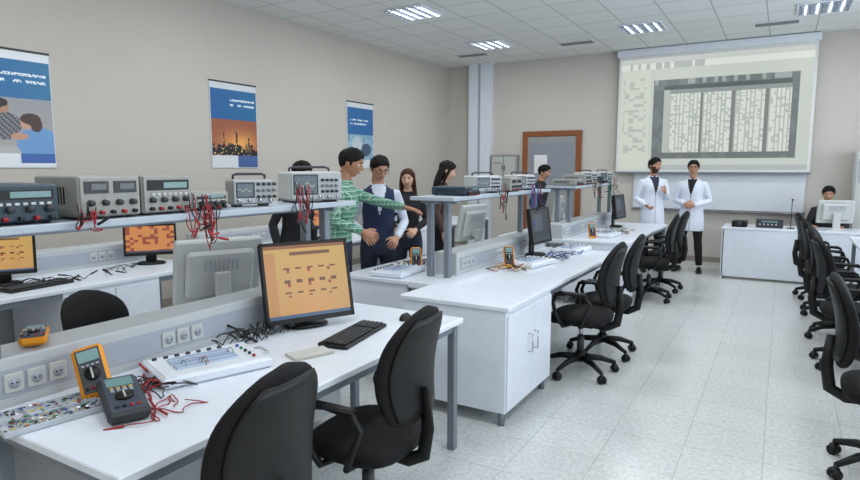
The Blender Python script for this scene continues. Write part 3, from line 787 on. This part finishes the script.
    if style=='long':
        rs=[]
        for z,w_,d_,yy in((.06,.080,.06,-.040),(0,.088,.062,-.042),(-.07,.092,.06,-.05),(-.14,.10,.052,-.058),(-.2,.105,.045,-.062),(-.25,.09,.036,-.062),(-.28,.06,.02,-.06)):
            rs.append([V3((w_*math.cos(a)*(1+.04*math.sin(a*9)),yy+d_*math.sin(a),z)) for a in [2*math.pi*j/30 for j in range(30)]])
        hw.loft(rs,hair)
        for s in(-1,1): hw.tube([(s*.055,.045,.07),(s*.080,.025,0),(s*.085,.01,-.08),(s*.085,.01,-.17),(s*.07,.02,-.24)],[.014,.018,.02,.02,.01],hair,n=10)
    co,F=remesh(hw,.0045,1)
    B.add([V3(map(float,v)) for v in co],F,hair,True,T)
def hand(B,wr,d,nrm,side,skin,curl=.5,k=1.):
    d=V3(d).normalized(); nrm=V3(nrm); nrm=(nrm-d*nrm.dot(d)).normalized(); s=d.cross(nrm).normalized()*side; wr=V3(wr)
    rs=[]
    for t,w,th in((-.02,.026,.02),(.0,.027,.019),(.03,.036,.017),(.06,.042,.015),(.088,.041,.013),(.096,.034,.008)):
        c=wr+d*t*k; rs.append([c+s*w*k*math.cos(2*math.pi*j/14)+nrm*th*k*math.sin(2*math.pi*j/14) for j in range(14)])
    B.loft(rs,skin)
    for off,L,sp in((.031,.070,.10),(.0105,.080,.03),(-.0105,.075,-.04),(-.030,.058,-.12)):
        p=wr+d*.078*k+s*off*k; a=curl*.35; pts=[p]; dd=(d+s*sp).normalized()
        for q,fr in enumerate((.12,.42,.30,.24)):
            v=(dd*math.cos(a)+nrm*math.sin(a)); p=p+v*L*fr*k*1.0; pts.append(p); a+=curl*(.75 if q else .3)
        B.tube(pts,[.0095*k,.0092*k,.0085*k,.0078*k,.005*k],skin,n=8)
    p=wr+d*.025*k+s*.022*k; v1=(d*.6+s*.75+nrm*.25).normalized(); v2=(d*.85+s*.3+nrm*.35*max(.3,curl)).normalized()
    B.tube([p,p+v1*.035*k,p+v1*.04*k+v2*.028*k,p+v1*.04*k+v2*.052*k],[.013*k,.0115*k,.010*k,.006*k],skin,n=8)
def person(name,loc,rz,H=1.75,top=None,pants=None,shoe=None,skin=0,hair=(14,11,10),style='short',arm_mat=None,
           lean=0,head_yaw=0,head_pitch=0,elbows=None,wrists=None,hand_n=None,curl=(.6,.6),coat=None,vneck=None,knees=None,ankles=None,
           glasses=False,beard=False,female=False,hipz=None,build=1.,hdir=None):
    k=H/1.75; B=MB(); sk=skinm(skin); hm=mat('hair_%d_%d_%d'%hair,hair,.75,bump=.6,scale=90,spec=.25)
    w=MB(); hz=0. if hipz is None else hipz-.92
    le=math.radians(lean)
    def L(p):
        p=V3(p); t=smst(.92,1.2,p.z); a=le*t
        y,z=p.y,p.z-.95
        if p.z>.92: p=V3((p.x,y*math.cos(a)+z*math.sin(a),.95+z*math.cos(a)-y*math.sin(a)))
        return V3((p.x,p.y,p.z+hz))
    sw=.165 if female else .185
    tors=[(.80,.13,.10,0),(.86,.160,.115,-.004),(.92,.168,.120,-.008),(.99,.160,.112,-.004),(1.06,.148,.104,.0),(1.12,.145,.103,.002),(1.2,.153,.110,.004),(1.28,.163,.118,.006),(1.35,.168,.115,.003),(1.40,.160,.103,-.003),(1.44,.128,.083,-.008),(1.475,.082,.064,-.012),(1.50,.056,.055,-.012),(1.56,.050,.052,-.004),(1.60,.048,.052,.004)]
    rs=[]
    for z,a,d_,yo in tors:
        if female and 1.05<z<1.45: a*=.9
        if female and 1.22<z<1.34: d_*=1.1
        a*=build if z<1.47 else 1; d_*=build if z<1.47 else 1
        if coat and z<1.47: a+=.006;d_+=.006
        rs.append([L((a*abs(math.cos(t))**.9*(1 if math.cos(t)>=0 else -1),yo+d_*abs(math.sin(t))**.9*(1 if math.sin(t)>=0 else -1),z)) for t in [2*math.pi*j/26 for j in range(26)]])
    w.loft(rs,sk)
    bones=[]
    bones.append((L((0,0,.86)),L((0,0,1.42)),.15,'torso'))
    bones.append((L((0,-.005,1.535)),L((0,.004,1.62)),.052,'neck'))
    el_=elbows or [(.235,-.04,1.14),(-.235,-.04,1.14)]; wr=wrists or [(.245,.05,.90),(-.245,.05,.90)]
    for i,s in enumerate((1,-1)):
        sh=L((s*sw*.93,-.005,1.388)); e=V3(el_[i])+V3((0,0,hz)); q=V3(wr[i])+V3((0,0,hz))
        th=.006 if coat else .004
        w.tube([L((s*sw*.45,-.005,1.40)),sh,sh.lerp(e,.3),sh.lerp(e,.7),e,e.lerp(q,.3),e.lerp(q,.7),q],[x+th for x in(.048,.052,.048,.043,.040,.041,.034,.028)],sk,n=14)
        bones.append((sh,e,.058,'arm')); bones.append((e,q,.040,'fore'))
        dirn=(q-e).normalized() if not hdir else V3(hdir[i])
        hn=V3((hand_n[i] if hand_n else (-s,0.2,0)))
        dn=dirn; nn=(hn-dn*hn.dot(dn)).normalized(); cr=dn.cross(nn); sg=1 if cr.dot(V3((0,.6,.8)))>0 else -1
        hand(B,q+dirn*.012,dirn,hn,sg,sk,curl[i])
    kn=knees or [(.105,.02,.49),(-.105,.02,.49)]; an=ankles or [(.11,-.02,.09),(-.11,-.02,.09)]
    for i,s in enumerate((1,-1)):
        hp=V3((s*.085,0,.90+hz)); kk=V3(kn[i]); aa=V3(an[i])
        w.tube([hp+V3((0,0,.03)),hp.lerp(kk,.15),hp.lerp(kk,.5),hp.lerp(kk,.85),kk,kk.lerp(aa,.25),kk.lerp(aa,.6),aa.lerp(kk,.05)],[.085,.090,.078,.064,.060,.062,.055,.050],sk,n=16)
        bones.append((hp,kk,.075,'leg')); bones.append((kk,aa,.055,'leg'))
        to=V3((aa.x+s*.035,aa.y+.20,.03))
        fd=(to-aa); fd.z=0; fd.normalize()
        base=aa.z-.09
        sd=V3((-fd.y,fd.x,0)); rr=[]
        for t,ww,hh_ in((-.075,.018,.035),(-.06,.034,.062),(-.02,.038,.085),(.04,.040,.080),(.10,.046,.055),(.15,.046,.045),(.19,.036,.036),(.212,.014,.022)):
            c=aa+fd*t; ring=[]
            for j in range(14):
                a_=2*math.pi*j/14; ring.append(V3((c.x,c.y,base))+sd*ww*math.cos(a_)+V3((0,0,hh_*.5+hh_*.5*math.sin(a_))))
            rr.append(ring)
        B.loft(rr,shoe or M_black)
    if coat:
        rr=[]
        for z,a,d_ in((.655,.192,.138),(.67,.195,.142),(.76,.192,.140),(.85,.186,.136),(.95,.178,.130),(1.05,.163,.118),(1.15,.158,.112)):
            rr.append([L((a*math.cos(t)*(1+.03*math.sin(t*7)),d_*math.sin(t)*(1+.04*math.sin(t*5)),z)) for t in [2*math.pi*j/30 for j in range(30)]])
        w.loft(rr,sk)
    co,F=remesh(w,.0115,3)
    fc=np.array([co[f_].mean(axis=0) for f_ in F])
    best=np.full(len(fc),1e9); lab=np.zeros(len(fc),int)
    for bi,(a_,c_,r_,l_) in enumerate(bones):
        a_=np.array(a_);c_=np.array(c_);ab=c_-a_; t=np.clip(((fc-a_)@ab)/(ab@ab),0,1); dist=np.linalg.norm(fc-(a_+t[:,None]*ab),axis=1)-r_
        m_=dist<best; best[m_]=dist[m_]; lab[m_]=bi
    nck=L((0,0,1.5)); k0=len(B.F)
    B.add([V3(map(float,v)) for v in co],F,sk,True)
    i_sk=B.mi(sk); i_top=B.mi(coat or top); i_arm=B.mi(coat or arm_mat or top); i_pan=B.mi(pants); i_v=B.mi(vneck) if vneck else i_top; i_line=B.mi(mat('coat_seam',(150,154,162),.8)) if coat else 0
    beltz=.97+hz
    for i in range(len(F)):
        l_=bones[lab[i]][3]; x,y,z=fc[i]; yy=y-math.sin(le)*max(0,z-hz-.95)
        if l_=='neck': mi=i_sk
        elif l_ in('arm','fore'): mi=i_arm
        elif l_=='torso':
            mi=i_top if (z>beltz or coat) else i_pan
            if z>nck.z-.005: mi=i_sk
            elif vneck and yy>.03 and z>1.20+hz and abs(x)<(z-1.20-hz)*.27: mi=i_v
            elif coat and yy>.05 and abs(x)<.007: mi=i_line
        else:
            mi=i_pan
            if coat and z>.66: mi=i_top
            if not coat and z>beltz: mi=i_top
        B.M[k0+i]=mi
    if not female:
        cp=[L((.060*math.cos(t),-.008+.058*math.sin(t),1.490-.018*max(0,math.sin(t)))) for t in [math.pi/2+.25+i*(2*math.pi-.5)/16 for i in range(17)]]
        B.tube(cp,.011,vneck if (vneck and not coat) else (coat or arm_mat or top),n=8)
    hb=L((0,.004,1.60)); T=Matrix.Translation(hb+V3((0,.012,.028)))@Matrix.Rotation(math.radians(head_yaw),4,'Z')@Matrix.Rotation(-math.radians(head_pitch)-le*.4,4,'X')@Matrix.Translation((0,.01,.02))@Matrix.Scale(1.0,4)
    head(B,T,sk,hm,style,glasses,beard)
    return B,k,name,loc,rz
def put(r_):
    B,k,name,loc,rz=r_
    ob=B.obj(name,loc=loc,rz=rz,recalc=False); ob.scale=(k,k,k); return ob
M_coat=mat('lab_coat_cotton',(214,220,232),.85); M_jean=mat('denim_dark',(34,42,60),.9,bump=.3,scale=120); M_blktr=mat('trousers_black',(18,18,22),.9)
M_dark=mat('jacket_dark',(24,24,31),.85); M_shirtw=mat('shirt_white',(204,212,226),.8); M_vest=mat('vest_navy',(36,46,76),.9); M_brown=mat('cardigan_brown',(74,58,54),.9); M_blshirt=mat('shirt_dark',(40,44,58),.85)
put(person('student_in_lab_coat',(-1.72,9.78,0),-150,H=1.74,top=M_blshirt,pants=M_blktr,coat=M_coat,vneck=M_blshirt,skin=0,beard=True,head_yaw=25,
    elbows=[(.245,-.05,1.14),(-.225,.02,1.14)],wrists=[(.16,.16,1.04),(-.12,.20,1.24)],hand_n=[(-.6,.2,.6),(.6,-.3,.2)],curl=(.9,.9)))
put(person('student_in_lab_coat',(-1.18,10.02,0),176,H=1.70,top=M_blshirt,pants=M_blktr,coat=M_coat,vneck=M_blktr,skin=0,glasses=True,head_yaw=8,
    elbows=[(.255,-.03,1.13),(-.255,-.03,1.13)],wrists=[(.07,.20,1.09),(-.07,.20,1.07)],hand_n=[(-.5,-.5,-.1),(.5,-.5,-.1)],hdir=[(-.9,.1,-.1),(.9,.1,-.2)],curl=(.9,.9),
    knees=[(.13,.02,.49),(-.12,.03,.49)],ankles=[(.17,-.02,.09),(-.15,-.0,.09)]))
put(person('student_in_plaid_shirt',(-3.26,4.02,0),-68,H=1.76,top=M_plaid,pants=M_jean,skin=1,lean=8,head_pitch=14,
    elbows=[(.25,.05,1.16),(-.25,.28,1.30)],wrists=[(.2,.26,1.08),(-.20,.54,1.25)],hand_n=[(-.6,0,-.5),(0,0,-1)],curl=(.7,.35)))
put(person('student_in_vest',(-3.27,4.62,0),-138,H=1.71,top=M_vest,arm_mat=M_shirtw,vneck=M_shirtw,pants=M_jean,skin=0,lean=8,head_pitch=18,glasses=True,head_yaw=16,
    elbows=[(.255,.02,1.12),(-.255,.04,1.12)],wrists=[(.16,.28,1.03),(-.14,.28,1.0)],hand_n=[(-.5,0,-.6),(.5,0,-.6)],curl=(.8,.8)))
put(person('student_in_dark_jacket',(-3.93,4.2,0),-95,H=1.66,top=M_dark,pants=M_jean,skin=0,lean=8,head_pitch=15))
put(person('woman_student',(-3.52,5.55,0),-155,H=1.58,top=M_dark,pants=M_jean,skin=2,hair=(60,32,22),style='long',female=True,head_pitch=6,
    elbows=[(.22,-.02,1.14),(-.22,-.02,1.14)],wrists=[(.12,.2,1.05),(-.12,.2,1.05)],hand_n=[(-.5,0,-.5),(.5,0,-.5)]))
put(person('woman_student',(-3.5,6.2,0),-60,H=1.68,top=M_brown,pants=M_blktr,skin=2,hair=(26,18,16),style='long',female=True,head_pitch=18,lean=6))
put(person('student_in_dark_jacket',(-3.32,9.1,0),-90,H=1.64,top=M_dark,pants=M_jean,skin=0,lean=5,head_pitch=10))
put(person('seated_instructor',(.60,10.62,0),180,H=1.68,top=M_dark,pants=M_blktr,skin=0,hipz=.55,head_pitch=12,
    elbows=[(.25,.12,1.16),(-.25,.12,1.16)],wrists=[(.18,.33,1.16),(-.18,.33,1.16)],hand_n=[(0,0,-1),(0,0,-1)],
    knees=[(.13,.42,.53),(-.13,.42,.53)],ankles=[(.13,.40,.09),(-.13,.40,.09)]))
place('office_chair',CH,(.60,10.62,0),180)
# ------------------------------------------------------------------ world / view
wd=bpy.data.worlds.new('world'); scn.world=wd; wd.use_nodes=True
wd.node_tree.nodes['Background'].inputs[0].default_value=(.6,.7,.8,1); wd.node_tree.nodes['Background'].inputs[1].default_value=.3
scn.view_settings.view_transform='Standard'; scn.view_settings.exposure=-.02
